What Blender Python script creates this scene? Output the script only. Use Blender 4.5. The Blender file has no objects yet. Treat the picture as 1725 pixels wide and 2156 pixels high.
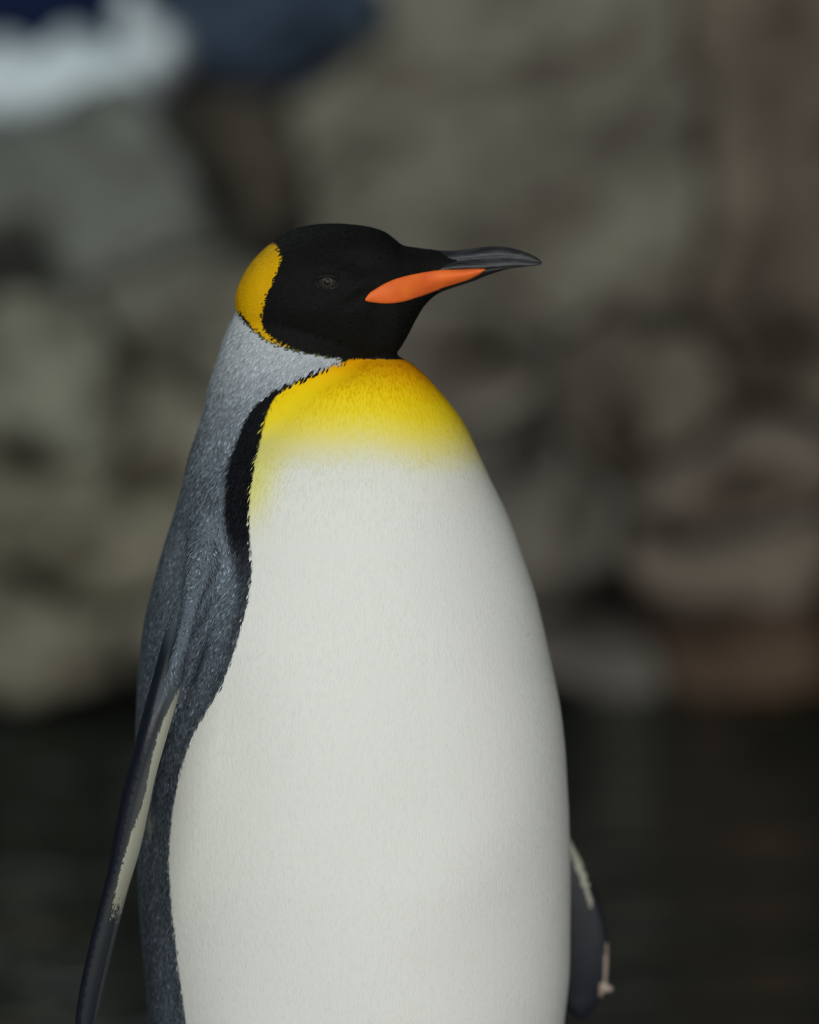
import bpy, math, random
import numpy as np
from mathutils import Vector, noise, bvhtree

# ------------------------------------------------------------------ scene, camera, light
scene = bpy.context.scene
col = scene.collection
W, H = 1725.0, 2156.0
PITCH = math.radians(8.0)
FPX = 10150.0
CAM = np.array([0.0, -3.5, 1.18])
FWD = np.array([0.0, math.cos(PITCH), -math.sin(PITCH)])
UPV = np.array([0.0, math.sin(PITCH), math.cos(PITCH)])

cd = bpy.data.cameras.new('camera')
cam = bpy.data.objects.new('camera', cd)
col.objects.link(cam)
cam.location = CAM
cam.rotation_euler = (math.pi / 2 - PITCH, 0, 0)
cd.sensor_fit = 'HORIZONTAL'
cd.sensor_width = 24.0
cd.lens = FPX / W * 24.0
cd.dof.use_dof = True
cd.dof.focus_distance = 3.43
cd.dof.aperture_fstop = 2.0
cd.clip_end = 60
scene.camera = cam

scene.view_settings.view_transform = 'Standard'
scene.view_settings.look = 'None'
scene.view_settings.gamma = 1.0
scene.view_settings.exposure = -0.15
scene.view_settings.use_curve_mapping = False

world = bpy.data.worlds.new('world')
scene.world = world
world.use_nodes = True
bg = world.node_tree.nodes['Background']
bg.inputs[0].default_value = (0.55, 0.68, 0.85, 1)
bg.inputs[1].default_value = 0.013

def area(name, loc, target, sx, sy, power, color, spread=180):
    l = bpy.data.lights.new(name, 'AREA')
    l.shape = 'RECTANGLE'; l.size = sx; l.size_y = sy
    l.energy = power; l.color = color
    l.spread = math.radians(spread)
    o = bpy.data.objects.new(name, l)
    col.objects.link(o)
    o.location = loc
    o.rotation_euler = (Vector(target) - Vector(loc)).to_track_quat('-Z', 'Y').to_euler()
    return o

# the habitat's own lamps hang at ceiling height, out of the picture; the viewing window is on the visitors' side
area('ceiling_lamp_front_offscreen', (-1.9, -3.4, 3.4), (0, 0, 0.5), 2.4, 1.8, 60, (0.93, 1.0, 0.95))
area('viewing_window_offscreen', (0.9, -5.0, 1.5), (0.1, 0, 0.7), 5.6, 2.2, 215, (1.0, 0.98, 0.97))
area('ceiling_lamp_pool_offscreen', (-1.6, 2.1, 3.6), (-0.4, 3.8, 0.4), 1.6, 1.2, 56, (0.90, 1.0, 0.98))

# ------------------------------------------------------------------ helpers
def at(u, v, Y):
    """photo pixel -> point of that pixel's ray at depth plane y = Y"""
    dx = (u - W / 2) / FPX; dy = (H / 2 - v) / FPX
    d = FWD + np.array([dx, 0, 0]) + dy * UPV
    t = (Y - CAM[1]) / d[1]
    return CAM + t * d

def proj(P):
    q = P - CAM
    dep = q @ FWD
    u = W / 2 + FPX * q[:, 0] / dep
    v = H / 2 - FPX * (q @ UPV) / dep
    return u, v

def spline(xs, ys, x):
    xs = np.asarray(xs, float); ys = np.asarray(ys, float); x = np.asarray(x, float)
    d = np.diff(ys) / np.diff(xs)
    m = np.empty_like(ys); m[0] = d[0]; m[-1] = d[-1]
    h = np.diff(xs)
    m[1:-1] = (d[:-1] * h[1:] + d[1:] * h[:-1]) / (h[1:] + h[:-1])
    i = np.clip(np.searchsorted(xs, x) - 1, 0, len(xs) - 2)
    t = np.clip((x - xs[i]) / h[i], 0, 1)
    t2 = t * t; t3 = t2 * t
    return ((2*t3 - 3*t2 + 1) * ys[i] + (t3 - 2*t2 + t) * h[i] * m[i]
            + (-2*t3 + 3*t2) * ys[i+1] + (t3 - t2) * h[i] * m[i+1])

def sstep(a, b, x):
    t = np.clip((x - a) / (b - a), 0, 1)
    return t * t * (3 - 2 * t)

def loft(rings):
    """rings: (n, k, 3) array -> verts, faces, closed by fans"""
    n, k, _ = rings.shape
    V = [tuple(p) for p in rings.reshape(-1, 3)]
    F = []
    for i in range(n - 1):
        for j in range(k):
            a = i * k + j; b = i * k + (j + 1) % k
            F.append((a, b, b + k, a + k))
    c0 = len(V); V.append(tuple(rings[0].mean(0)))
    c1 = len(V); V.append(tuple(rings[-1].mean(0)))
    for j in range(k):
        F.append((c0, (j + 1) % k, j))
        F.append((c1, (n - 1) * k + j, (n - 1) * k + (j + 1) % k))
    return V, F

class Bag:
    def __init__(s): s.V = []; s.F = []
    def add(s, vf):
        o = len(s.V); s.V += list(vf[0]); s.F += [tuple(i + o for i in f) for f in vf[1]]
        return s
    def ellipsoid(s, c, r, n=24, k=32, rot=None):
        th = np.linspace(0.04, math.pi - 0.04, n); ph = np.linspace(0, 2*math.pi, k, endpoint=False)
        R = np.zeros((n, k, 3))
        R[..., 0] = np.sin(th)[:, None] * np.cos(ph) * r[0]
        R[..., 1] = np.sin(th)[:, None] * np.sin(ph) * r[1]
        R[..., 2] = np.cos(th)[:, None] * r[2] * np.ones(k)
        if rot is not None: R = R @ np.array(rot).T
        return s.add(loft(R + np.array(c)))
    def build(s, name, material, parent=None, smooth=True):
        me = bpy.data.meshes.new(name); me.from_pydata(s.V, [], s.F); me.update()
        return link(name, me, material, parent, smooth)

def fix_normals(me):
    import bmesh
    bm = bmesh.new(); bm.from_mesh(me)
    bmesh.ops.recalc_face_normals(bm, faces=bm.faces); bm.to_mesh(me); bm.free()

def link(name, me, material, parent=None, smooth=True):
    fix_normals(me)
    if smooth: me.polygons.foreach_set('use_smooth', [True] * len(me.polygons))
    if material: me.materials.append(material)
    o = bpy.data.objects.new(name, me); col.objects.link(o)
    if parent is not None:
        o.parent = parent
        o.matrix_parent_inverse = parent.matrix_basis.inverted()
    return o

def tag(o, label=None, cat=None, group=None, kind=None):
    if label: o['label'] = label
    if cat: o['category'] = cat
    if group: o['group'] = group
    if kind: o['kind'] = kind
    return o

# ------------------------------------------------------------------ materials
def mat(name, base=(.5, .5, .5), rough=.6, spec=.3, sheen=0):
    m = bpy.data.materials.new(name); m.use_nodes = True
    b = m.node_tree.nodes['Principled BSDF']
    b.inputs['Base Color'].default_value = (*base, 1)
    b.inputs['Roughness'].default_value = rough
    b.inputs['Specular IOR Level'].default_value = spec
    if sheen: b.inputs['Sheen Weight'].default_value = sheen
    return m, m.node_tree.nodes, m.node_tree.links, b

def noise_node(N, L, scale, detail=4, rough=.55, vec=None):
    n = N.new('ShaderNodeTexNoise')
    n.inputs['Scale'].default_value = scale; n.inputs['Detail'].default_value = detail
    n.inputs['Roughness'].default_value = rough
    if vec is not None: L.new(vec, n.inputs['Vector'])
    return n

def ramp(N, stops):
    r = N.new('ShaderNodeValToRGB'); e = r.color_ramp.elements
    e[0].position, e[0].color = stops[0][0], (*stops[0][1], 1)
    e[1].position, e[1].color = stops[-1][0], (*stops[-1][1], 1)
    for p, c in stops[1:-1]:
        x = e.new(p); x.color = (*c, 1)
    return r

def bump(N, L, b, height, strength, dist):
    u = N.new('ShaderNodeBump'); u.inputs['Strength'].default_value = strength
    u.inputs['Distance'].default_value = dist
    L.new(height, u.inputs['Height']); L.new(u.outputs['Normal'], b.inputs['Normal'])

def rock_mat(name, c, dark=.35, scale=4.0, rough=.85):
    m, N, L, b = mat(name, c, rough, .25)
    tc = N.new('ShaderNodeTexCoord')
    n1 = noise_node(N, L, scale, 6, .6, tc.outputs['Object'])
    lo = tuple(x * dark for x in c); hi = tuple(min(1, x * 1.35) for x in c)
    r = ramp(N, [(.30, lo), (.47, c), (.72, hi)])
    L.new(n1.outputs['Fac'], r.inputs['Fac'])
    L.new(r.outputs['Color'], b.inputs['Base Color'])
    n2 = noise_node(N, L, scale * 9, 8, .65, tc.outputs['Object'])
    bump(N, L, b, n2.outputs['Fac'], .6, .03)
    return m

# plumage: the marking colours ride on the mesh, the alpha of that attribute is the gloss of the skin
M_PLUM, N, L, b = mat('plumage', (.5, .5, .5), .7, .12)
a = N.new('ShaderNodeAttribute'); a.attribute_name = 'marking'
L.new(a.outputs['Color'], b.inputs['Base Color'])
mr = N.new('ShaderNodeMapRange')
mr.inputs['To Min'].default_value = .78; mr.inputs['To Max'].default_value = .38
L.new(a.outputs['Alpha'], mr.inputs['Value']); L.new(mr.outputs['Result'], b.inputs['Roughness'])
mr2 = N.new('ShaderNodeMapRange')
mr2.inputs['To Min'].default_value = .08; mr2.inputs['To Max'].default_value = .45
L.new(a.outputs['Alpha'], mr2.inputs['Value']); L.new(mr2.outputs['Result'], b.inputs['Specular IOR Level'])
tc = N.new('ShaderNodeTexCoord')
mp = N.new('ShaderNodeMapping'); mp.inputs['Scale'].default_value = (900, 900, 260)
L.new(tc.outputs['Object'], mp.inputs['Vector'])
nn = noise_node(N, L, 1.0, 3, .6, mp.outputs['Vector'])
bump(N, L, b, nn.outputs['Fac'], .22, .0012)

M_BILL, N, L, b = mat('dark_horn', (.02, .021, .025), .42, .4)
tc = N.new('ShaderNodeTexCoord'); mp = N.new('ShaderNodeMapping'); mp.inputs['Scale'].default_value = (60, 400, 500)
L.new(tc.outputs['Object'], mp.inputs['Vector'])
nn = noise_node(N, L, 1.0, 4, .6, mp.outputs['Vector'])
rr = ramp(N, [(.35, (.010, .0105, .0125)), (.7, (.042, .045, .052))])
L.new(nn.outputs['Fac'], rr.inputs['Fac']); L.new(rr.outputs['Color'], b.inputs['Base Color'])
bump(N, L, b, nn.outputs['Fac'], .3, .001)

M_ORANGE, N, L, b = mat('orange_horn', (.85, .16, .03), .5, .25)
tc = N.new('ShaderNodeTexCoord')
nn = noise_node(N, L, 60, 3, .5, tc.outputs['Object'])
rr = ramp(N, [(.3, (.80, .125, .028)), (.7, (.92, .20, .03))])
L.new(nn.outputs['Fac'], rr.inputs['Fac']); L.new(rr.outputs['Color'], b.inputs['Base Color'])

M_EYE = mat('eye_iris', (.022, .021, .014), .4, .3)[0]
M_PUPIL = mat('eye_pupil', (.006, .006, .005), .35, .3)[0]
M_LID = mat('eyelid_skin', (.020, .021, .018), .55, .3)[0]
M_LIDTOP = mat('eyelid_feathered', (.006, .007, .006), .7, .15)[0]
M_CLAW = mat('claw_horn', (.02, .018, .016), .5, .3)[0]

# ------------------------------------------------------------------ setting
# wet ledge under the penguin
def grid_mesh(name, x0, x1, y0, y1, nx, ny, zf):
    xs = np.linspace(x0, x1, nx); ys = np.linspace(y0, y1, ny)
    V = [(x, y, zf(x, y)) for y in ys for x in xs]
    F = [(j*nx+i, j*nx+i+1, (j+1)*nx+i+1, (j+1)*nx+i) for j in range(ny-1) for i in range(nx-1)]
    me = bpy.data.meshes.new(name); me.from_pydata(V, [], F); me.update()
    return me

def ledge_z(x, y):
    edge = sstep(.55, .95, y + .08 * noise.noise(Vector((x * 1.5, 0, 3))))
    flat = .012 * noise.fractal(Vector((x * 2.1, y * 2.1, 0)), 1, 2, 4)
    near = 1 - math.exp(-((x + .03) ** 2 + y ** 2) / .05)
    return float(flat * near * .6 - .012 * near - .45 * edge)
led = link('floor', grid_mesh('floor', -3.2, 3.2, -2.6, 1.05, 110, 70, ledge_z), rock_mat('ledge_rock', (.13, .125, .115), .5, 5, .55))
tag(led, 'dark wet rock ledge the penguin stands on', kind='structure')

# pool behind the ledge
WATER_Z = -0.10
M_WATER, N, L, b = mat('pool_water', (.013, .017, .013), .08, .5)
b.inputs['IOR'].default_value = 1.33
tc = N.new('ShaderNodeTexCoord'); mp = N.new('ShaderNodeMapping'); mp.inputs['Scale'].default_value = (.7, 3.0, 1)
L.new(tc.outputs['Object'], mp.inputs['Vector'])
n1 = noise_node(N, L, 2.2, 4, .55, mp.outputs['Vector'])
bump(N, L, b, n1.outputs['Fac'], 1.0, .16)
wm = grid_mesh('pool_water', -6, 6, .6, 6.4, 60, 40, lambda x, y: WATER_Z + .004 * noise.noise(Vector((x * 3, y * 9, 0))))
tag(link('pool_water', wm, M_WATER), 'dark rippled pool water in front of the rocks', kind='structure')

# painted backdrop, dark night blue
M_SKY, N, L, b = mat('backdrop_paint', (.02, .035, .10), .9, .1)
tc = N.new('ShaderNodeTexCoord')
n1 = noise_node(N, L, 1.2, 3, .5, tc.outputs['Object'])
r = ramp(N, [(.3, (.013, .026, .085)), (.7, (.028, .05, .125))])
L.new(n1.outputs['Fac'], r.inputs['Fac']); L.new(r.outputs['Color'], b.inputs['Base Color'])
bk = Bag()
th = np.linspace(-1.15, 1.15, 40)
for k, (ta, tb) in enumerate(zip(th[:-1], th[1:])):
    pa = (6.2 * math.sin(ta), 6.2 * math.cos(ta)); pb = (6.2 * math.sin(tb), 6.2 * math.cos(tb))
    bk.add(([(pa[0], pa[1], -.3), (pb[0], pb[1], -.3), (pb[0], pb[1], 4.2), (pa[0], pa[1], 4.2)], [(0, 1, 2, 3)]))
tag(bk.build('wall_back', M_SKY), 'dark blue painted backdrop wall behind the rockwork', kind='structure')

# rock wall behind the boulders: one relief with a ragged top, low on the left, high on the right
def wall_top(x):
    return float(np.interp(x, [-4, -1.4, -.75, -.50, -.34, -.15, .15, .6, 1.4, 4], [1.0, .72, .70, .74, .70, .80, 1.10, 1.35, 1.4, 1.2]))
nx, nz = 150, 50
V = []; F = []
for j in range(nz):
    for i in range(nx):
        x = -4.2 + 8.4 * i / (nx - 1)
        top = wall_top(x) + .07 * noise.fractal(Vector((x * 3, 7, 0)), 1, 2, 4)
        z = -.35 + (top + .35) * j / (nz - 1)
        y = 4.75 + .10 * noise.fractal(Vector((x * 1.6, z * 2.2, 4)), .9, 2.1, 6) + .35 * (j / (nz - 1)) ** 3 - .12 * noise.cell(Vector((x * 2.5, z * 3, 1)))
        V.append((x, y, z))
for j in range(nz - 1):
    for i in range(nx - 1):
        a_ = j * nx + i
        F.append((a_, a_ + 1, a_ + 1 + nx, a_ + nx))
o0 = len(V)
for i in range(nx):                       # top of the wall runs back to the backdrop
    x, y, z = V[(nz - 1) * nx + i]; V.append((x, y + .8, z - .1))
for i in range(nx - 1):
    F.append(((nz - 1) * nx + i, (nz - 1) * nx + i + 1, o0 + i + 1, o0 + i))
me = bpy.data.meshes.new('wall_rock'); me.from_pydata(V, [], F); me.update()
tag(link('wall_rock', me, rock_mat('wall_stone', (.105, .095, .075), .3, 2.2)), 'brown rockwork wall closing the back of the pool', kind='structure')

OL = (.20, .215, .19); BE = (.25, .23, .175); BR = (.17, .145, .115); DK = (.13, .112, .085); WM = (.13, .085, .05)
ROCKS = [
 # u, v, ru, rv, Y, colour, label, extra
 (215, 448, 340, 225, 3.75, (.215, .225, .20), 'large grey green boulder directly below the snow drift', dict(tilt=.12, bulge=.6)),
 (410, 690, 330, 210, 3.66, (.29, .28, .225), 'olive grey boulder behind the neck of the penguin', dict(bulge=.5)),
 (550, 345, 175, 250, 4.24, DK, 'dark brown boulder in the cleft between two large boulders', dict(tilt=-.55, reach=1.1)),  # darker brown than its neighbours, same dry finish, set further back
 (110, 840, 190, 210, 3.52, (.32, .315, .25), 'pale ridged rock standing below the grey green boulder', dict(tilt=-.25)),
 (360, 930, 170, 160, 3.56, (.33, .305, .235), 'beige angular rock beside the back of the penguin', {}),
 (190, 1150, 330, 190, 3.50, (.29, .27, .20), 'wide tan boulder low on the rock wall above the pool', dict(bulge=.5)),
 (80, 1350, 250, 108, 3.40, (.28, .26, .195), 'tan rock overhanging the dark waterline', {}),
 (390, 1345, 190, 108, 3.42, (.27, .25, .195), 'grey brown rock overhanging the dark waterline', {}),
 (-260, 760, 240, 420, 3.72, OL, 'tall olive boulder at the end of the rock wall by the snow', {}),
 (-330, 1280, 240, 220, 3.46, BE, 'rounded tan boulder at the pool edge past the waterline rocks', {}),
 (1090, 390, 560, 440, 3.98, (.265, .245, .195), 'huge brown grey boulder rising behind the head of the penguin', dict(bulge=.45)),
 (1690, 450, 330, 520, 3.98, (.22, .18, .14), 'huge dark brown boulder next to the brown grey one', dict(bulge=.4, tilt=-.35)),
 (590, 70, 260, 120, 4.45, (.060, .088, .135), 'blue grey rock crest beside the snow drift', dict(tilt=-.1, reach=1.3)),
 (860, 760, 330, 230, 3.84, (.275, .25, .205), 'grey brown rock behind the bill of the penguin', dict(bulge=.5)),
 (1330, 830, 330, 200, 3.76, (.22, .19, .15), 'brown boulder wedged under the huge brown grey boulder', dict(bulge=.5)),
 (1100, 1120, 220, 240, 3.68, (.22, .20, .165), 'grey brown rock beside the white breast of the penguin', dict(bulge=.45)),
 (1560, 1010, 260, 130, 3.62, (.25, .205, .165), 'pinkish brown boulder resting on the pale slab', {}),
 (1560, 1180, 260, 110, 3.46, (.265, .215, .17), 'pale pinkish slab jutting over a dark hollow', {}),
 (1270, 1430, 150, 75, 3.54, (.20, .18, .155), 'small dark grey rock in the hollow at the waterline', {}),
 (1590, 1390, 210, 110, 3.58, (.22, .15, .105), 'reddish brown rock in the hollow below the pale slab', {}),
 (1660, 1515, 130, 50, 3.40, (.27, .19, .09), 'low yellowish rock at the waterline below the pale slab', {}),
 (2020, 900, 260, 560, 3.7, (.20, .16, .125), 'tall brown boulder past the pinkish boulder', {}),
 (2080, 1420, 260, 180, 3.4, (.18, .135, .09), 'brown waterline boulder past the yellowish rock', {}),
]
# every rock is a solid block of its own; neighbours share a noisy seam and stay a finger's width apart
GS = .0085
gx = np.arange(-2.1, 2.1 + GS, GS); gz = np.arange(-.16, 1.62, GS)
XX, ZZ = np.meshgrid(gx, gz)
ns = np.zeros((3,) + XX.shape)
for j in range(XX.shape[0]):
    for i in range(XX.shape[1]):
        p = Vector((XX[j, i], ZZ[j, i], 0))
        ns[0, j, i] = noise.fractal(p * 3.2 + Vector((3, 1, 5)), .9, 2.1, 4)
        ns[1, j, i] = noise.fractal(p * 3.2 + Vector((9, 4, 2)), .9, 2.1, 4)
        ns[2, j, i] = noise.fractal(p * 5.0 + Vector((1, 8, 7)), .75, 2.1, 6)
D = []
for (u, v, ru, rv, Y, c, lab, ex) in ROCKS:
    C = at(u, v, Y); px = FPX / ((C - CAM) @ FWD)
    t = ex.get('tilt', 0.0); ct, st = math.cos(t), math.sin(t)
    ax = XX + .055 * ns[0] - C[0]; az = ZZ + .055 * ns[1] - C[2]
    D.append(np.sqrt(((ax * ct - az * st) * px / ru) ** 2 + ((ax * st + az * ct) * px / rv) ** 2) + ex.get('push', 0))
D = np.array(D); order = np.argsort(D, 0)
lab1 = order[0]
d1 = np.take_along_axis(D, order[:1], 0)[0]; d2 = np.take_along_axis(D, order[1:2], 0)[0]
REACH = 1.18
PITS = np.zeros(XX.shape)                 # hollows eroded into the rock
for (u, v, ru, rv, dp) in [(1000, 830, 62, 58, .26), (1105, 990, 55, 60, .22), (1335, 950, 48, 60, .2), (15, 585, 60, 75, .25), (60, 945, 48, 50, .18), (290, 1010, 50, 36, .18),
                           (85, 1210, 55, 34, .18), (1700, 830, 60, 80, .2), (1330, 1330, 120, 75, .3), (60, 690, 40, 60, .16), (1225, 1080, 40, 90, .16), (1600, 1020, 60, 40, .15), (250, 830, 35, 80, .12), (430, 1450, 90, 50, .2)]:
    C = at(u, v, 3.68); px = FPX / 7.18
    PITS += .75 * dp * np.exp(-(((XX + .03 * ns[0] - C[0]) * px / ru) ** 2 + ((ZZ + .03 * ns[1] - C[2]) * px / rv) ** 2))
for k, (u, v, ru, rv, Y, c, lab, ex) in enumerate(ROCKS):
    own = (lab1 == k) & (d1 < REACH * ex.get('reach', 1))
    C = at(u, v, Y); px = FPX / (Y - CAM[1]); size = .5 * (ru + rv) / px
    seam = np.minimum((d2 - d1) * .9, (REACH - d1) * 1.6); crack = np.clip(.45 + 1.3 * ns[1], .05, 1.4)
    yy = Y + .10 - ex.get('bulge', .75) * size * np.sqrt(np.clip(1 - (d1 / 1.35) ** 2, 0, 1)) + crack * (.05 + .06 * size) * np.exp(-np.clip(seam, 0, 9) / .07) - .055 * ns[2] + PITS
    q = own[:-1, :-1] & own[1:, :-1] & own[:-1, 1:] & own[1:, 1:]
    jj, ii = np.nonzero(q)
    if len(jj) < 12: continue
    idx = -np.ones(XX.shape, int); used_ = np.zeros(XX.shape, bool)
    for dj in (0, 1):
        for di in (0, 1): used_[jj + dj, ii + di] = True
    idx[used_] = np.arange(used_.sum()); m_ = int(used_.sum())
    fr = np.stack([XX[used_], yy[used_], ZZ[used_]], 1)
    bkp = fr.copy(); bkp[:, 1] = np.maximum(fr[:, 1] + .03, Y + .26)
    f = np.stack([idx[jj, ii], idx[jj, ii + 1], idx[jj + 1, ii + 1], idx[jj + 1, ii]], 1)
    e = np.concatenate([f[:, [0, 1]], f[:, [1, 2]], f[:, [2, 3]], f[:, [3, 0]]])
    key = {}
    for a_, b_ in e.tolist(): key[(a_, b_)] = 1
    sidef = [(b_, a_, a_ + m_, b_ + m_) for (a_, b_) in key if (b_, a_) not in key]
    V = np.concatenate([fr, bkp]); org = np.array([V[:, 0].mean(), V[:, 1].mean(), V[:, 2].min()])
    me = bpy.data.meshes.new('boulder')
    me.from_pydata((V - org).tolist(), [], f.tolist() + (f[:, ::-1] + m_).tolist() + sidef); me.update()
    o = link('boulder', me, rock_mat('boulder_stone', c, .45, 5.0))
    o.location = org
    tag(o, lab, 'rock', 'rockwork boulders')

# snow drift on the crest
M_SNOW, N, L, b = mat('snow', (.74, .82, .86), .8, .2)
nn = noise_node(N, L, 30, 5, .6)
bump(N, L, b, nn.outputs['Fac'], .4, .01)
sn = Bag()
for (u, v, ru, rv, Y) in [(60, 205, 270, 95, 4.17), (240, 190, 110, 95, 4.16), (285, 60, 38, 95, 4.16), (350, 110, 45, 60, 4.16), (150, 110, 42, 50, 4.18), (10, 125, 50, 50, 4.18), (-150, 190, 160, 100, 4.2), (-330, 170, 150, 130, 4.24)]:
    C = at(u, v, Y); px = FPX / (Y + 3.5)
    sn.ellipsoid(C, (ru / px, .13, rv / px))
me = bpy.data.meshes.new('snow_drift'); me.from_pydata(sn.V, [], sn.F); me.update()

def remeshed(me, voxel, smooth_iter, fac=.5):
    fix_normals(me)
    t = bpy.data.objects.new('temporary', me); col.objects.link(t)
    r = t.modifiers.new('r', 'REMESH'); r.mode = 'VOXEL'; r.voxel_size = voxel
    s = t.modifiers.new('s', 'SMOOTH'); s.factor = fac; s.iterations = smooth_iter
    dg = bpy.context.evaluated_depsgraph_get()
    out = bpy.data.meshes.new_from_object(t.evaluated_get(dg))
    bpy.data.objects.remove(t); bpy.data.meshes.remove(me)
    return out
me = remeshed(me, .012, 6)
for vtx in me.vertices:
    vtx.co += vtx.normal * .012 * noise.fractal(vtx.co * 9, 1, 2, 4)
sd = link('snow_drift', me, M_SNOW)
tag(sd, 'bright white snow drift with ragged peaks on the rock crest', 'snow')

# ------------------------------------------------------------------ king penguin: the body surface
BODY = np.array([  # row, left, right pixel of the trunk with its bib
 (744, 775, 822), (757, 722, 852), (775, 658, 880), (800, 594, 905), (830, 556, 932), (870, 522, 962), (910, 486, 985), (950, 437, 1005),
 (980, 409, 1021), (1010, 390, 1036), (1040, 379, 1052), (1090, 365, 1075), (1170, 340, 1103), (1250, 316, 1130), (1310, 302, 1145),
 (1400, 294, 1163), (1480, 291, 1178), (1550, 289, 1187), (1640, 288, 1195), (1700, 288, 1200), (1760, 288, 1202),
 (1850, 290, 1201), (1950, 297, 1199), (2050, 306, 1198), (2156, 313, 1190), (2300, 332, 1178), (2480, 375, 1140),
 (2620, 440, 1070), (2720, 520, 980), (2770, 590, 900)], float)
NECK = np.array([
 (555, 570, 650), (600, 518, 700), (650, 500, 745), (690, 480, 775), (730, 466, 792), (760, 456, 800), (800, 443, 812),
 (850, 430, 830), (900, 416, 850), (950, 400, 868), (1000, 389, 880), (1060, 400, 860), (1110, 440, 800)], float)
ALLL = np.array([(560, 540, 700), (650, 500, 760), (700, 475, 810), (757, 457, 850), (790, 446, 895), (830, 435, 932), (870, 424, 962), (900, 416, 980),
 (940, 402, 1000), (1000, 385, 1030), (1090, 365, 1075)] + [tuple(r) for r in BODY[12:]], float)

def body_rings(T, n, k, cyf, ratio):
    vs = np.linspace(T[0, 0], T[-1, 0], n)
    uL = spline(T[:, 0], T[:, 1], vs); uR = spline(T[:, 0], T[:, 2], vs)
    th = np.linspace(0, 2 * math.pi, k, endpoint=False)
    R = np.zeros((n, k, 3))
    for i, v in enumerate(vs):
        cy = cyf(v); a_ = at(uL[i], v, cy); b_ = at(uR[i], v, cy)
        c = (a_ + b_) / 2; hw = (b_[0] - a_[0]) / 2
        R[i, :, 0] = c[0] + hw * np.sin(th)
        R[i, :, 1] = cy - hw * ratio(v) * np.cos(th)
        R[i, :, 2] = c[2]
    return R

HEAD_Y = -0.022
bib_cy = lambda v: float(np.interp(v, [744, 800, 900, 1100], [-.024, -.020, -.010, 0]))
neck_cy = lambda v: float(np.interp(v, [555, 700, 900, 1100], [HEAD_Y, -.014, 0, 0]))
bag = Bag()
bag.add(loft(body_rings(BODY, 150, 128, bib_cy, lambda v: float(np.interp(v, [744, 850, 1100, 1800, 2800], [.95, .88, .92, .94, .9])))))
bag.add(loft(body_rings(NECK, 60, 96, neck_cy, lambda v: .86)))

# head: sections along the bill axis, top and bottom edge in rows, half width in pixels, row of the widest point
HEAD = np.array([
 (496, 618, 655, 12, 637), (503, 598, 674, 40, 630), (515, 574, 694, 62, 625), (535, 546, 714, 82, 615), (565, 517, 733, 98, 610), (605, 489, 748, 112, 608),
 (650, 475, 757, 120, 606), (700, 471, 759, 121, 604), (750, 474, 759, 115, 602), (790, 481, 758, 105, 600), (815, 491, 755, 96, 600), (832, 504, 746, 88, 598),
 (845, 515, 730, 81, 596), (858, 519, 707, 74, 592), (872, 521, 680, 66, 585), (888, 523, 652, 55, 578), (908, 525.5, 629, 45, 572), (935, 529, 611, 34, 566),
 (960, 534, 598, 25, 562), (985, 541, 588, 15, 560)], float)
n, k = 110, 72
us = np.concatenate([np.linspace(496, 540, 22, endpoint=False), np.linspace(540, 985, n - 22)])
th = np.linspace(0, 2 * math.pi, k, endpoint=False)
R = np.zeros((n, k, 3))
cols_ = [spline(HEAD[:, 0], HEAD[:, j], us) for j in range(1, 5)]
for i, u in enumerate(us):
    tp, bt, w, mid = (c[i] for c in cols_)
    s, c = np.sin(th), np.cos(th)
    vv = np.where(c > 0, mid - (mid - tp) * np.abs(c) ** .92, mid + (bt - mid) * np.abs(c) ** .92)
    ww = w * np.sign(s) * np.abs(s) ** .92
    for j in range(k):
        p = at(u, vv[j], HEAD_Y)
        R[i, j] = (p[0], HEAD_Y - ww[j] / 2872., p[2])
bag.add(loft(R))

# flippers: stations of row, column, depth, half chord, half thickness, chord angle (deg from the view axis towards +x)
FLIP_NEAR = np.array([
 (1040, 468, -.040, .012, .008, 4), (1100, 452, -.056, .020, .012, 4), (1160, 438, -.072, .026, .0150, 5), (1240, 415, -.090, .033, .016, 5), (1320, 391, -.104, .035, .0150, 5),
 (1400, 366, -.113, .036, .0125, 5), (1480, 343, -.118, .037, .0110, 5.5), (1560, 321, -.118, .038, .0095, 6), (1640, 299, -.114, .038, .0088, 7),
 (1720, 283, -.109, .038, .0086, 8.5), (1800, 267, -.104, .037, .0082, 9.5), (1900, 239, -.099, .035, .0077, 10), (2000, 214, -.094, .032, .0076, 11),
 (2100, 193, -.089, .027, .0072, 12), (2170, 181, -.085, .020, .0058, 12), (2225, 172, -.083, .010, .0040, 12)], float)
FLIP_FAR = np.array([
 (1090, 960, .070, .018, .012, 70), (1180, 975, .090, .024, .014, 75), (1300, 1005, .105, .026, .013, 78), (1450, 1050, .115, .024, .011, 82),
 (1600, 1100, .120, .019, .009, 85), (1700, 1136, .122, .015, .0085, 88), (1770, 1164, .122, .0140, .008, 88), (1815, 1178, .122, .0172, .0075, 88), (1865, 1190, .122, .0208, .007, 88),
 (1910, 1199, .122, .0240, .0066, 88), (1960, 1208, .122, .0255, .0062, 88), (2010, 1215, .122, .0243, .006, 88), (2060, 1220, .122, .0218, .0056, 88),
 (2095, 1221, .122, .0185, .005, 88), (2125, 1222, .122, .012, .0045, 88), (2146, 1223, .122, .004, .003, 88)], float)

def flip_station(T, vs):
    return [spline(T[:, 0], T[:, j], vs) for j in range(1, 6)]

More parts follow.
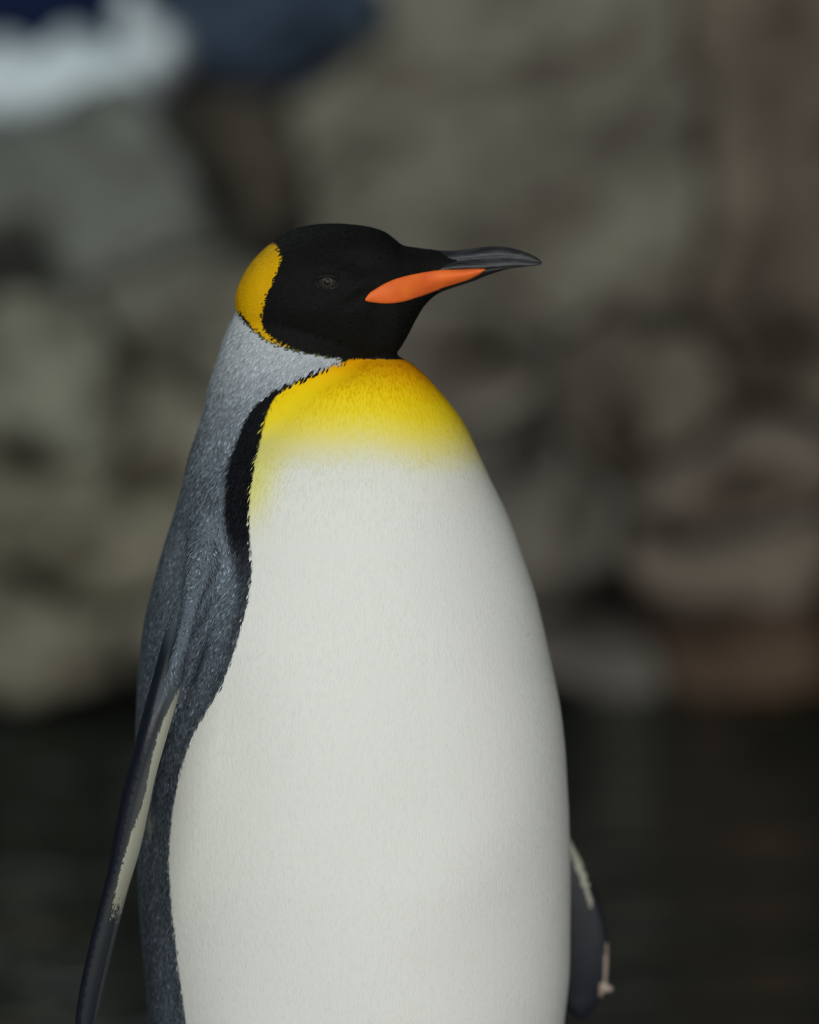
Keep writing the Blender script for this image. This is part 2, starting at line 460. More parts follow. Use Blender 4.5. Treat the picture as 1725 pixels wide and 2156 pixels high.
def flipper(T, n=120, k=48):
    vs = np.linspace(T[0, 0], T[-1, 0], n)
    u, Y, c, t, al = flip_station(T, vs)
    th = np.linspace(0, 2 * math.pi, k, endpoint=False)
    R = np.zeros((n, k, 3))
    for i in range(n):
        p = at(u[i], vs[i], Y[i]); a_ = math.radians(al[i])
        A = c[i] * np.cos(th); B = t[i] * np.sin(th) * (1 - .25 * np.cos(th))
        R[i, :, 0] = p[0] + A * math.sin(a_) + B * math.cos(a_)
        R[i, :, 1] = p[1] + A * math.cos(a_) - B * math.sin(a_)
        R[i, :, 2] = p[2]
    return R
for T in (FLIP_NEAR, FLIP_FAR): bag.add(loft(flipper(T)))
# curled scale at the trailing edge of the far flipper
p = at(1281, 2082, .122); bag.ellipsoid(p, (.0042, .003, .0032), 8, 10)
p = at(1272, 2080, .122); bag.ellipsoid(p, (.0045, .003, .0028), 8, 10)

# feet and tail (below the frame)
FACE = math.radians(33)
fx, fy = math.sin(FACE), -math.cos(FACE)        # direction the belly faces
lx, ly = math.cos(FACE), math.sin(FACE)         # towards its own left
axis = at(745, 2156, 0)
CX = axis[0]
for s in (-1, 1):
    bx, by = CX + s * .062 * lx + .02 * fx, s * .062 * ly + .02 * fy
    bag.ellipsoid((bx, by, .085), (.05, .05, .08))
    bag.ellipsoid((bx + .02 * fx, by + .02 * fy, .026), (.036, .036, .024))
    for a_ in (-.32, 0, .32):
        dx, dy = fx * math.cos(a_) - fy * math.sin(a_), fx * math.sin(a_) + fy * math.cos(a_)
        n = 14
        Rg = np.zeros((n, 16, 3)); ph = np.linspace(0, 2 * math.pi, 16, endpoint=False)
        for i in range(n):
            q = i / (n - 1); r = .016 - .005 * q
            Rg[i, :, 0] = bx + dx * (.02 + .085 * q) - dy * r * np.cos(ph)
            Rg[i, :, 1] = by + dy * (.02 + .085 * q) + dx * r * np.cos(ph)
            Rg[i, :, 2] = .0165 - .003 * q + r * .85 * np.sin(ph)
        bag.add(loft(Rg))
n = 16; Rg = np.zeros((n, 20, 3)); ph = np.linspace(0, 2 * math.pi, 20, endpoint=False)
for i in range(n):
    q = i / (n - 1)
    c = np.array([CX - fx * (.07 + .13 * q), -fy * (.07 + .13 * q), .15 - .12 * q])
    w = .05 * (1 - q) + .008; h = .03 * (1 - q) + .006
    Rg[i] = c + np.outer(np.cos(ph) * w, (lx, ly, 0)) + np.outer(np.sin(ph) * h, (-fx * .6, -fy * .6, .8))
bag.add(loft(Rg))

me = bpy.data.meshes.new('skin'); me.from_pydata(bag.V, [], bag.F); me.update()
me = remeshed(me, .0017, 7)
nv = len(me.vertices)
P = np.empty(nv * 3, np.float32); me.vertices.foreach_get('co', P); P = P.reshape(-1, 3).astype(float)
NRM = np.empty(nv * 3, np.float32); me.vertices.foreach_get('normal', NRM); NRM = NRM.reshape(-1, 3).astype(float)

# ease the seams where shoulder, nape and bib grow together
ED = np.empty(len(me.edges) * 2, np.int32); me.edges.foreach_get('vertices', ED); ED = ED.reshape(-1, 2)
deg = np.bincount(ED.ravel(), minlength=nv).astype(float)[:, None]
u, v = proj(P)
wsm = np.exp(-((u - 430) / 75) ** 2 - ((v - 1130) / 130) ** 2) * (P[:, 1] < 0)
wsm = np.maximum(wsm, sstep(815, 850, v) * sstep(1130, 1040, v))
wsm = np.maximum(wsm, .75 * sstep(760, 790, v) * sstep(860, 830, v) * (u > 560))
wsm = np.maximum(wsm, np.exp(-((u - 1010) / 120) ** 2 - ((v - 1130) / 120) ** 2))
wsm = np.clip(wsm, 0, 1)[:, None]
for _ in range(60):
    acc = np.stack([np.bincount(ED[:, 0], P[ED[:, 1], i], nv) + np.bincount(ED[:, 1], P[ED[:, 0], i], nv) for i in range(3)], 1)
    P = P + .6 * wsm * (acc / deg - P)
me.vertices.foreach_set('co', P.astype(np.float32).ravel()); me.update()
me.vertices.foreach_get('normal', (tmp := np.empty(nv * 3, np.float32))); NRM = tmp.reshape(-1, 3).astype(float)

# soft relief of the head and shoulder, from pixel positions on the near side mirrored on the head plane
def mirror_head(Q):
    Q = Q.copy(); Q[:, 1] = np.where(Q[:, 1] > HEAD_Y, 2 * HEAD_Y - Q[:, 1], Q[:, 1]); return Q
u, v = proj(mirror_head(P))
hz = sstep(770, 740, v)
def g(cu, cv, su, sv, rot=0):
    c, s = math.cos(rot), math.sin(rot)
    a_ = (u - cu) * c + (v - cv) * s; b_ = -(u - cu) * s + (v - cv) * c
    return np.exp(-(a_ / su) ** 2 - (b_ / sv) ** 2)
side = np.abs(NRM[:, 1])
disp = hz * side * (-.0050 * g(765, 556, 48, 26, -.15) + .0022 * g(690, 565, 50, 18) - .0018 * g(690, 596, 34, 20)
                    - .0022 * g(760, 625, 40, 12, -.5) + .0020 * g(650, 650, 70, 40) + .0022 * g(835, 690, 30, 50) - .0022 * g(790, 690, 26, 50))
# fold line of the shoulder behind the flipper, and the arm pit in front of it
front = (P[:, 1] < .02)
u2, v2 = proj(P)
u, v = u2, v2
disp += front * (-.0060 * g(372, 1230, 20, 150, .13) - .0110 * g(428, 1310, 13, 95, .25) - .0025 * g(348, 1380, 12, 110, .16) + .0040 * g(430, 1165, 32, 60, .25))
disp += .0009 * np.sin(P[:, 0] * 43 + 2 * np.sin(P[:, 2] * 21)) * sstep(800, 900, v)
P = P + NRM * disp[:, None]
me.vertices.foreach_set('co', P.astype(np.float32).ravel()); me.update()
me.vertices.foreach_get('normal', (tmp := np.empty(nv * 3, np.float32))); NRM = tmp.reshape(-1, 3).astype(float)

# ------------------------------------------------------------------ king penguin: markings
def poly_in(poly, u, v):
    ins = np.zeros(len(u), bool); n = len(poly)
    for i in range(n):
        x0, y0 = poly[i]; x1, y1 = poly[(i + 1) % n]
        if y0 == y1: continue
        c = ((y0 > v) != (y1 > v)) & (u < (x1 - x0) * (v - y0) / (y1 - y0) + x0)
        ins ^= c
    return ins
EAR = [(573, 511), (556, 522), (537, 543), (512, 560), (490, 597), (480, 623), (480, 645), (506, 657), (522, 676), (542, 696), (561, 712), (584, 723), (612, 732),
       (603, 728), (577, 714), (563, 702), (553, 688), (551, 670), (555, 644), (563, 618), (576, 592), (587, 564), (592, 547), (588, 527), (581, 516)]
HL_U = [480, 497, 502, 512, 530, 555, 590, 640, 690, 735, 900]
HL_V = [640, 652, 660, 675, 695, 715, 731, 744, 753, 757, 757]
XB = np.array([(757, 740), (762, 724), (768, 706), (783, 673), (800, 637), (812, 613), (826, 589), (845, 574), (870, 563), (900, 555), (940, 546), (980, 537), (1020, 530), (1060, 525), (1100, 524), (1140, 527),
 (1180, 531), (1220, 529), (1270, 521), (1310, 512), (1350, 500), (1390, 487), (1440, 468), (1480, 445), (1520, 420), (1560, 400), (1600, 385), (1650, 373),
 (1700, 364), (1760, 358), (1810, 356), (1860, 358), (1910, 362), (1970, 368), (2030, 375), (2090, 383), (2156, 392), (2300, 412), (2500, 455), (2700, 520), (2900, 600)], float)
XG = np.array([(757, 735), (762, 714), (783, 652), (805, 608), (817, 580), (843, 547), (869, 526), (912, 504), (955, 488), (1000, 479), (1036, 476), (1072, 471), (1106, 474), (1145, 485),
 (1180, 497), (1223, 505), (1270, 500), (1310, 490), (1350, 478), (1390, 465), (1440, 446), (1480, 424), (1520, 400), (1560, 379), (1600, 364), (1650, 351), (1700, 342), (1760, 335),
 (1860, 335), (1970, 345), (2090, 361), (2156, 370), (2300, 390), (2500, 430), (2700, 500), (2900, 580)], float)
CREAM_L = np.array([(1415, 392), (1440, 382), (1456, 374), (1481, 361), (1520, 342), (1560, 330), (1600, 319), (1660, 308), (1700, 299), (1758, 275), (1800, 263), (1850, 250), (1890, 241), (1930, 232), (1980, 225)], float)

def lin(r, g_, b_):
    c = np.array([r, g_, b_], float) / 255
    return np.where(c <= .04045, c / 12.92, ((c + .055) / 1.055) ** 2.4)

def flip_metric(T, Q, v):
    vs = np.clip(v, T[0, 0], T[-1, 0])
    uu, Y, c, t, al = flip_station(T, vs)
    dep = Y - CAM[1]
    dyp = (H / 2 - vs) / FPX
    d1 = FWD[1] + dyp * UPV[1]
    tt = dep / d1
    cx = tt * (uu - W / 2) / FPX
    a_ = np.radians(al)
    ex = Q[:, 0] - cx; ey = Q[:, 1] - Y
    A = ex * np.sin(a_) + ey * np.cos(a_); B = ex * np.cos(a_) - ey * np.sin(a_)
    m = (A / c) ** 2 + (B / t) ** 2
    m = np.where((v < T[0, 0] - 5) | (v > T[-1, 0] + 12), 99, m)
    return m, A / c, B / t

def row_at_depth(Q, T):
    """row of the station ring (same height z, at the flipper's depth)"""
    Q2 = Q.copy()
    v = proj(Q)[1]
    for _ in range(3):
        Y = spline(T[:, 0], T[:, 2], np.clip(v, T[0, 0], T[-1, 0]))
        Q2[:, 1] = Y
        v = proj(Q2)[1]
    return v

YEL_V = [740, 764, 790, 825, 865, 900, 930, 958, 985]
YEL_C = np.array([(.70, .27, .0), (.80, .38, .001), (.87, .54, .003), (.89, .66, .006), (.88, .71, .03), (.84, .74, .14), (.82, .76, .32), (.80, .80, .56), (.80, .82, .75)])
WHITE = np.array((.80, .825, .775))

def markings(Q, rng, soft=0.0):
    """albedo and gloss of points Q on the surface; soft = pixel jitter of the borders"""
    n = len(Q)
    C = np.zeros((n, 4))
    u, v = proj(Q)
    j1 = rng.normal(0, 1, n) * soft
    # --- trunk coordinates: angle around the axis, mirrored on the plane the breast faces
    vz = v.copy()
    Q0 = Q.copy()
    for _ in range(2):
        Q0[:, 1] = 0; vz = proj(Q0)[1]
    uL = np.interp(vz, ALLL[:, 0], ALLL[:, 1]); uR = np.interp(vz, ALLL[:, 0], ALLL[:, 2])
    px = 2872.0
    cx = ((uL + uR) / 2 - W / 2) / px; hw = (uR - uL) / 2 / px
    hd = hw * .92
    th = np.arctan2((Q[:, 0] - cx) / hw, -Q[:, 1] / hd)
    phi = np.radians(np.interp(vz, [757, 800, 850, 950, 1100], [62, 50, 42, 36, 34]))
    dl = (th - phi + math.pi) % (2 * math.pi) - math.pi
    ml = dl > 0
    # mirrored point on the near (left) flank
    thm = phi - dl
    Qm = Q.copy()
    Qm[ml, 0] = (cx + hw * np.sin(thm))[ml]
    Qm[ml, 1] = (-hd * np.cos(thm))[ml]
    um, vm = proj(Qm)
    back = np.abs(dl) > math.radians(112)
    jb = j1 * np.interp(v, [757, 850, 1000], [.35, .6, 1.0])
    xb = np.interp(vm, XB[:, 0], XB[:, 1]) + jb
    xg = np.interp(vm, XG[:, 0], XG[:, 1]) + jb
    e = um - xb
    e = np.where(back, -400, e)
    # silver nape to slate back
    gv = np.interp(v, [600, 700, 760, 820, 900, 1000, 1120, 1250, 1400, 1700, 2156, 2800], [0, .02, .10, .30, .55, .74, .78, .86, .90, .90, .90, .90])[:, None]
    silver = np.array((.50, .545, .575)); slate = np.array((.094, .119, .146))
    grey = silver ** (1 - gv) * slate ** gv
    black = np.array((.007, .0075, .010))
    # band fades into slate below the shoulder
    gw = np.interp(vm, [757, 850, 1000, 1120, 1250, 1600], [2, 5, 9, 20, 24, 26])
    kb = sstep(-.5, .5, (um - xg) / gw)
    kb = np.where(back, 0, kb) * np.interp(vm, [757, 1120, 1230, 1400, 1600], [1, 1, .75, .5, .38])
    dark = grey * (1 - kb[:, None]) + black * kb[:, None]
    # bib and belly
    lean = np.interp(u, [540, 640, 780, 900, 1000], [-28, -6, 0, -22, -16])
    vy = v + lean + j1 * 2.5
    bib = np.stack([np.interp(vy, YEL_V, YEL_C[:, i]) for i in range(3)], 1)
    edge = sstep(90, 0, e) * (dl < 0) * sstep(1200, 1020, v) * .95
    pale = np.array((.80, .78, .24))
    bib = np.where((vy > 900)[:, None], bib * (1 - edge[:, None]) + np.minimum(bib, pale) * edge[:, None], bib)
    low = sstep(985, 1100, v)[:, None]
    bib = bib * (1 - low * (1 - edge[:, None])) + WHITE * low * (1 - edge[:, None])
    w = sstep(-1.5, 1.5, e)[:, None]
    base = dark * (1 - w) + bib * w
    C[:, :3] = base
    # --- head
    Qh = mirror_head(Q)
    uh, vh = proj(Qh)
    line = np.interp(uh, HL_U, HL_V)
    hd_ = (vh < line + j1 * .35) & (vh < 760) & (uh > 470)
    hc = np.array((.0045, .0052, .0045)) * np.ones((n, 3))
    pj = j1 * .4
    ear = poly_in(EAR, uh + pj, vh + pj)
    hc[ear] = np.array((.70, .40, .001))
    olive = hd_ & (vh > line - 4.5) & (uh < 640) & ~ear
    hc[olive] = (.045, .05, .008)
    rim = hd_ & (uh < 720) & (vh > line - 2.0)
    hc[rim] = (.06, .06, .02)
    C[hd_, :3] = hc[hd_]; C[hd_, 3] = .12
    # --- flippers
    vf = row_at_depth(Q, FLIP_NEAR)
    m, A, B = flip_metric(FLIP_NEAR, Q, vf)
    wf = sstep(2.4, 1.5, m) * np.where(B < -.1, sstep(1240, 1380, vf), sstep(1370, 1500, vf)) * (1 - sstep(.15, .45, A) * sstep(1775, 1715, vf))
    fc = np.array((.010, .014, .022)) * np.ones((n, 3))
    vent = B > .12
    fc[vent] = (.034, .040, .046)
    mid = (A > -.25) & vent & (vf > 1880)
    fc[mid] = (.10, .112, .115)
    ucl = np.interp(v, CREAM_L[:, 0], CREAM_L[:, 1]) + rng.normal(0, 1.0, n)
    ucr = np.interp(v, [1412, 1456, 1500, 1540, 1580, 1620], [393, 381, 372, 359, 346, 400])
    fade = sstep(1950, 1885, v + rng.normal(0, 6, n))
    cream = (B > 0) & (u > ucl) & (u < ucr) & (v > 1412) & (v < 1990) & (rng.random(n) < fade)
    fc[cream] = (.50, .51, .40)
    C[:, :3] = C[:, :3] * (1 - wf[:, None]) + fc * wf[:, None]
    C[:, 3] = np.maximum(C[:, 3], wf)
    vf = row_at_depth(Q, FLIP_FAR)
    m, A, B = flip_metric(FLIP_FAR, Q, vf)
    wf2 = sstep(2.4, 1.5, m) * (Q[:, 1] > .05)
    fc = np.array((.010, .014, .022)) * np.ones((n, 3))
    s1 = np.interp(v, [1770, 1800, 1850, 1900], [1206, 1214, 1228, 1244])
    st = (np.abs(u - s1 - rng.normal(0, 1.5, n)) < np.interp(v, [1780, 1850, 1905], [11, 8, 3])) & (v > 1760) & (v < 1910)
    fc[st] = (.50, .51, .40)
    s2 = np.interp(v, [1985, 2040, 2070, 2095], [1281, 1277, 1277, 1282])
    st = (u > s2 - 5) & (v > 1985) & (v < 2100) | ((v > 2070) & (v < 2098) & (u > 1264))
    fc[st] = (.45, .37, .30)
    C[:, :3] = C[:, :3] * (1 - wf2[:, None]) + fc * wf2[:, None]
    C[:, 3] = np.maximum(C[:, 3], wf2)
    ft = (Q[:, 2] < .06)
    C[ft, :3] = (.012, .012, .013)
    return C, np.maximum(wf, wf2), hd_, (w[:, 0] > .5) & ~hd_, v

rng = np.random.default_rng(5)
SKIN_C, flipw, is_head, is_white, vrow = markings(P, rng, 0.0)

# ------------------------------------------------------------------ plumage: small feathers lying on the surface
me.calc_loop_triangles()
nt = len(me.loop_triangles)
TR = np.empty(nt * 3, np.int32); me.loop_triangles.foreach_get('vertices', TR); TR = TR.reshape(-1, 3)
A_, B_, C_ = P[TR[:, 0]], P[TR[:, 1]], P[TR[:, 2]]
ar = np.linalg.norm(np.cross(B_ - A_, C_ - A_), axis=1) / 2
tw = flipw[TR].mean(1); th_ = is_head[TR].mean(1); tz = is_white[TR].mean(1)
dens = np.where(th_ > .5, .6, np.where(tz > .5, .55, 1.0)) * (1 - sstep(.15, .6, tw)) * (A_[:, 2] > .06)
NF = 240000
cum = np.cumsum(ar * dens); pick = np.searchsorted(cum, rng.random(NF) * cum[-1])
r1 = np.sqrt(rng.random(NF)); r2 = rng.random(NF)
bc = np.stack([1 - r1, r1 * (1 - r2), r1 * r2], 1)
FP = (P[TR[pick]] * bc[..., None]).sum(1)
FN = (NRM[TR[pick]] * bc[..., None]).sum(1); FN /= np.linalg.norm(FN, axis=1)[:, None]
FC, fw, fh, fwht, fv = markings(FP, rng, 2.0)
fu, _ = proj(FP)
flow = np.tile(np.array((0.0, 0.0, -1.0)), (NF, 1))
flow[:, 0] = -.12
flow[fh] = np.array((-1, 0, -.45))
nk = (~fh) & (fv < 900) & ~fwht
flow[nk] = np.array((-.75, .1, -1.0))
fl = (~fwht) & (fv > 1200) & (fv < 1600) & (fu > 400) & (FP[:, 1] < 0)
flow[fl] = np.array((-.55, 0, -1.0))
rb = fwht & (fu > 900); flow[rb, 0] = .25
flow += rng.normal(0, .045, (NF, 3))
flow -= FN * (flow * FN).sum(1)[:, None]
flow /= np.maximum(np.linalg.norm(flow, axis=1), 1e-6)[:, None]
sid = np.cross(FN, flow)
ln = np.where(fh, .0026, np.where(fwht, .0060, .0056)) * rng.uniform(.8, 1.25, NF)
wd = np.where(fh, .0005, np.where(fwht, .00042, .00058)) * rng.uniform(.8, 1.2, NF)
near_f = np.exp(-((fu - 390) / 45) ** 2 - ((fv - 1310) / 110) ** 2) * (FP[:, 1] < 0)
ln *= 1 - .45 * near_f; wd *= 1 - .3 * near_f
lift = np.where(fh, .0004, np.where(fwht, .00025, .0007)) * rng.uniform(.5, 1.3, NF)
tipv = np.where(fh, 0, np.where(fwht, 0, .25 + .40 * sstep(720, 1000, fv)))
fear = fh & (FC[:, 0] > .3)
vary = np.exp(rng.normal(0, 1, NF) * np.where(fear, .05, np.where(fh, .30, np.where(fwht, .012, .12 + .28 * sstep(720, 1000, fv)))))
root = FP - FN * .0002
tip = FP + flow * ln[:, None] + FN * lift[:, None]
mL = FP + flow * (ln * .62)[:, None] + sid * wd[:, None] + FN * (lift * .55)[:, None]
mR = FP + flow * (ln * .62)[:, None] - sid * wd[:, None] + FN * (lift * .55)[:, None]
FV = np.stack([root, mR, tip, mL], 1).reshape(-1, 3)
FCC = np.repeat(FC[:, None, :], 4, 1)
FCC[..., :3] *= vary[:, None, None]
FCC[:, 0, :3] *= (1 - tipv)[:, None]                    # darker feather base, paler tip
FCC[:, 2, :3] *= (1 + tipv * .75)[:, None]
FCC[..., :3] = np.clip(FCC[..., :3], 0, .93)
keep_n = np.repeat((FN * .9 + 0 * FN)[:, None, :], 4, 1).reshape(-1, 3)
fnorm = np.cross(mL - root, mR - root); sgn = np.sign((fnorm * FN).sum(1)); fnorm *= sgn[:, None]
fnorm /= np.maximum(np.linalg.norm(fnorm, axis=1), 1e-12)[:, None]
mixn = FN * .55 + fnorm * .45
mixn += rng.normal(0, 1, (NF, 3)) * np.where(fwht | fear, .02, .12)[:, None]
mixn /= np.linalg.norm(mixn, axis=1)[:, None]

npoly = len(me.polygons); nloop = len(me.loops)
PL = np.empty(nloop, np.int32); me.loops.foreach_get('vertex_index', PL)
LS = np.empty(npoly, np.int32); me.polygons.foreach_get('loop_start', LS)
LT = np.empty(npoly, np.int32); me.polygons.foreach_get('loop_total', LT)
bvh = bvhtree.BVHTree.FromPolygons([tuple(p) for p in P], [tuple(t) for t in TR.tolist()])

def surf(u, v):
    """first surface point of the bird on a pixel's ray"""
    p = at(u, v, 0); d = Vector(p - CAM).normalized()
    h = bvh.ray_cast(Vector(CAM), d)
    return h[0], h[1]

ALLV = np.concatenate([P, FV]); ALLC = np.concatenate([SKIN_C, FCC.reshape(-1, 4)])
ALLN = np.concatenate([NRM, np.repeat(mixn, 4, 0)])
nq = (len(ALLV) - nv) // 4
loops = np.concatenate([PL, np.arange(nv, nv + 4 * nq, dtype=np.int32)])
lstart = np.concatenate([LS, nloop + 4 * np.arange(nq, dtype=np.int32)])
bpy.data.meshes.remove(me)
bm_ = bpy.data.meshes.new('body')
bm_.vertices.add(len(ALLV)); bm_.vertices.foreach_set('co', ALLV.astype(np.float32).ravel())
bm_.loops.add(len(loops)); bm_.loops.foreach_set('vertex_index', loops)
bm_.polygons.add(len(lstart)); bm_.polygons.foreach_set('loop_start', lstart.astype(np.int32))
bm_.update(calc_edges=True); bm_.validate()
bm_.polygons.foreach_set('use_smooth', np.ones(len(bm_.polygons), bool))
at_ = bm_.attributes.new('marking', 'FLOAT_COLOR', 'POINT')
at_.data.foreach_set('color', ALLC.astype(np.float32).ravel())
bm_.normals_split_custom_set_from_vertices(ALLN.astype(np.float32))
bm_.materials.append(M_PLUM)

penguin = bpy.data.objects.new('king_penguin', None); col.objects.link(penguin)
penguin.empty_display_size = .1
penguin.location = (CX, 0, 0)
tag(penguin, 'king penguin standing with head in profile, white belly, yellow bib and ear patch', 'penguin')
body = bpy.data.objects.new('body', bm_); col.objects.link(body)
body.parent = penguin; body.matrix_parent_inverse = penguin.matrix_basis.inverted()

# ------------------------------------------------------------------ bill
def bill_loft(T, prof, n=70):
    """T rows: u, top v, bottom v, half width px; prof: list of (height 0..1, width 0..1) from the top round one side to the bottom"""
    us = np.linspace(T[0, 0], T[-1, 0], n)
    tp, bt, w = (spline(T[:, 0], T[:, j], us) for j in (1, 2, 3))
    loop = [(h, -x) for h, x in prof] + [(h, x) for h, x in reversed(prof[1:-1])]
    R = np.zeros((n, len(loop), 3))
    for i, u in enumerate(us):
        for j, (h, x) in enumerate(loop):
            p = at(u, tp[i] + (bt[i] - tp[i]) * h, HEAD_Y)
            R[i, j] = (p[0], HEAD_Y + x * max(w[i], .5) / 2872., p[2])
    return R
T_UP = np.array([(905, 528, 572, 40), (930, 527.5, 570, 37), (955, 528, 566, 33), (985, 525, 565, 28), (1015, 520.5, 565, 24), (1045, 519, 563, 20.5), (1070, 521, 561, 17.5),
                 (1095, 527, 560.5, 14), (1115, 534.5, 560, 10.5), (1130, 542, 558.5, 7), (1138, 548, 557, 4), (1141, 551.5, 555, 1.5)], float)
PROF_UP = [(0, 0), (.04, .25), (.13, .47), (.27, .62), (.40, .68), (.47, .62), (.53, .66), (.64, .84), (.78, .97), (.90, 1.0), (.97, .95), (1, .8), (1, 0)]
ub = Bag().add(loft(bill_loft(T_UP, PROF_UP, 90))).build('upper_bill', M_BILL, penguin)
tag(ub, 'dark slate upper bill with a drooping tip')
T_LO = np.array([(860, 585, 640, 58), (900, 573, 628, 46), (940, 569, 611, 36.5), (975, 567, 599, 30), (1000, 565, 590.5, 26), (1020, 564, 582, 22.5), (1045, 562, 573.5, 18),
                 (1070, 560.5, 566.5, 14), (1095, 560, 562.5, 10), (1112, 559.5, 561, 6)], float)
PROF_LO = [(0, 0), (0, .80), (.06, .93), (.2, 1.0), (.4, .98), (.6, .86), (.78, .66), (.92, .36), (1, 0)]
M_LOW, N, L, b = mat('dark_lower_horn', (.016, .0165, .018), .42, .4)
lb = Bag().add(loft(bill_loft(T_LO, PROF_LO, 80))).build('lower_bill', M_LOW, penguin)
tag(lb, 'slender dark lower bill')

# orange plates: puffed strips lying on the surface of head and lower bill
bb = Bag(); bb.V = [tuple(p) for p in P]; 
lbv = [v_.co.copy() for v_ in lb.data.vertices]
lbm = lb.matrix_basis
off = len(bb.V)
polyall = TR.tolist() + [[i + off for i in p.vertices] for p in lb.data.polygons]
ubv = [v_.co.copy() for v_ in ub.data.vertices]
bv2 = bvhtree.BVHTree.FromPolygons([Vector(p) for p in P] + lbv, polyall)
PT_U = [769, 776, 790, 805, 825, 850, 885, 920, 960, 1000, 1015, 1022]
PT_T = [629, 619, 609, 600, 590.5, 582.5, 575, 569.5, 566.5, 566, 566, 566.5]
PT_B = [633, 635.5, 637.5, 639, 638.8, 635, 624.5, 612, 599.5, 583, 574, 568]
def plate(sgn):
    nu, nw = 70, 13
    us = 769 + (1022 - 769) * (.5 - .5 * np.cos(np.linspace(0, math.pi, nu))) 
    tp = spline(PT_U, PT_T, us); bt = spline(PT_U, PT_B, us)
    V = []; F = []
    raw = np.zeros((nu, nw))
    for i, u in enumerate(us):
        for j in range(nw):
            w = j / (nw - 1)
            p = at(u, tp[i] + (bt[i] - tp[i]) * w, HEAD_Y)
            h = bv2.ray_cast(Vector((p[0], HEAD_Y - .2, p[2])), Vector((0, 1, 0)))
            raw[i, j] = h[0].y if h[0] is not None and h[0].y < HEAD_Y else np.nan
    for i in range(nu):                     # fill misses, then smooth so the plate reads as one hard sheet
        r = raw[i]; ok = ~np.isnan(r)
        raw[i] = np.interp(np.arange(nw), np.arange(nw)[ok], r[ok]) if ok.any() else (raw[i-1] if i else HEAD_Y - .02)
    for _ in range(10):
        raw[1:-1] = (raw[:-2] + 2 * raw[1:-1] + raw[2:]) / 4
        raw[:, 1:-1] = (raw[:, :-2] + 2 * raw[:, 1:-1] + raw[:, 2:]) / 4
    for i, u in enumerate(us):
        for j in range(nw):
            w = j / (nw - 1)
            s = math.sin(math.pi * w) ** .5 * min(1, math.sin(math.pi * i / (nu - 1)) * 3)
            p = at(u, tp[i] + (bt[i] - tp[i]) * w, HEAD_Y)
            y = raw[i, j] - .0009 - .0017 * s
            dep = 1 + (y - HEAD_Y) / 3.5                        # keeps the pixel while moving to the surface
            q = at(u, tp[i] + (bt[i] - tp[i]) * w, y)
            V.append((q[0], y if sgn < 0 else 2 * HEAD_Y - y, q[2]))
    n0 = len(V)
    for i in range(nu * nw):
        x, y, z = V[i]; V.append((x, y + (.005 if sgn < 0 else -.005), z))
    for i in range(nu - 1):
        for j in range(nw - 1):
            a_ = i * nw + j
            F.append((a_, a_ + 1, a_ + 1 + nw, a_ + nw))
            F.append((n0 + a_, n0 + a_ + nw, n0 + a_ + 1 + nw, n0 + a_ + 1))
    for i in range(nu - 1):
        for j in (0, nw - 1):
            a_ = i * nw + j; F.append((a_, a_ + nw, n0 + a_ + nw, n0 + a_))
    for j in range(nw - 1):
        for i in (0, nu - 1):
            a_ = i * nw + j; F.append((a_, a_ + 1, n0 + a_ + 1, n0 + a_))
    bg_ = Bag(); bg_.V = V; bg_.F = F
    o = bg_.build('bill_plate', M_ORANGE, penguin)
    tag(o, 'bright orange plate on the lower bill')
plate(-1); plate(1)

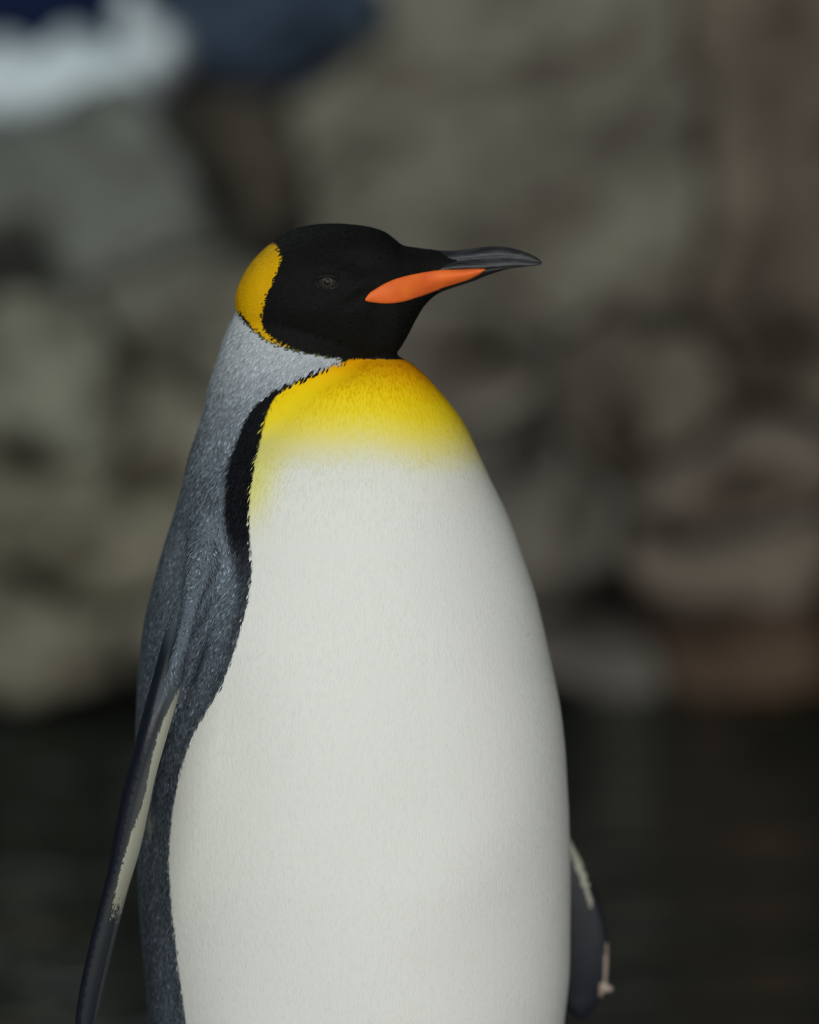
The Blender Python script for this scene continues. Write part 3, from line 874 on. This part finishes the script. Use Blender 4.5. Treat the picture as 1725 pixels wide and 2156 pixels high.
# ------------------------------------------------------------------ eyes
hit, nrm = surf(689, 593)
def eye(sgn):
    c = np.array(hit); nn_ = np.array(nrm) * .35 + np.array((0, -1, .05)) * .65; nn_ /= np.linalg.norm(nn_)
    if sgn > 0:
        c = c.copy(); c[1] = 2 * HEAD_Y - c[1]; nn_ = nn_ * np.array((1, -1, 1))
    X = np.array((1.0, 0, 0)); X -= nn_ * (X @ nn_); X /= np.linalg.norm(X)
    Z = np.cross(X, nn_) if sgn < 0 else np.cross(nn_, X)
    if Z[2] < 0: Z = -Z
    rot = np.stack([X, nn_, Z], 1)
    r = .0095
    ctr = c - nn_ * .0068
    e = Bag().ellipsoid(ctr, (r, r, r), 28, 36, rot).build('eye', M_EYE, penguin)
    tag(e, 'dark olive eye, half closed')
    e_par = e
    pc = ctr + nn_ * (r * .72)
    Bag().ellipsoid(pc, (.0036, .0031, .0036), 14, 20, rot).build('pupil', M_PUPIL, e_par)
    # eyelids: a thin pale lower rim and a dark upper lid
    def rim(a0, a1, rad, thick, zs, name, m, outw=.0008, drop=0.0):
        n = 26; R = np.zeros((n, 10, 3)); ph = np.linspace(0, 2 * math.pi, 10, endpoint=False)
        for i in range(n):
            a_ = a0 + (a1 - a0) * i / (n - 1); tk = thick * (.35 + .65 * math.sin(math.pi * i / (n - 1)))
            rr_ = np.array((math.cos(a_), 0, math.sin(a_) * zs))
            q = ctr + rot @ (rr_ * rad + np.array((0, .0068 + outw, drop)))
            er = rot @ (np.array((math.cos(a_), 0, math.sin(a_))))
            R[i] = q + np.outer(np.cos(ph) * tk, er) + np.outer(np.sin(ph) * tk * .7, nn_)
        return Bag().add(loft(R)).build(name, m, e_par)
    rim(math.pi * 1.02, math.pi * 1.98, .0082, .00042, .66, 'lower_eyelid', M_LID, .0007)
    rim(math.pi * .0, math.pi * 1.0, .0078, .0027, .32, 'upper_eyelid', M_LIDTOP, .0006, .0012)
eye(-1); eye(1)

# claws (below the frame)
for s in (-1, 1):
    bx, by = CX + s * .062 * lx + .02 * fx, s * .062 * ly + .02 * fy
    for a_ in (-.32, 0, .32):
        dx, dy = fx * math.cos(a_) - fy * math.sin(a_), fx * math.sin(a_) + fy * math.cos(a_)
        R = np.zeros((10, 10, 3)); ph = np.linspace(0, 2 * math.pi, 10, endpoint=False)
        for i in range(10):
            q = i / 9; r = .0065 * (1 - q) + .0008
            R[i, :, 0] = bx + dx * (.10 + .032 * q) - dy * r * np.cos(ph)
            R[i, :, 1] = by + dy * (.10 + .032 * q) + dx * r * np.cos(ph)
            R[i, :, 2] = .0145 - .011 * q * q + r * np.sin(ph)
        Bag().add(loft(R)).build('claw', M_CLAW, penguin)
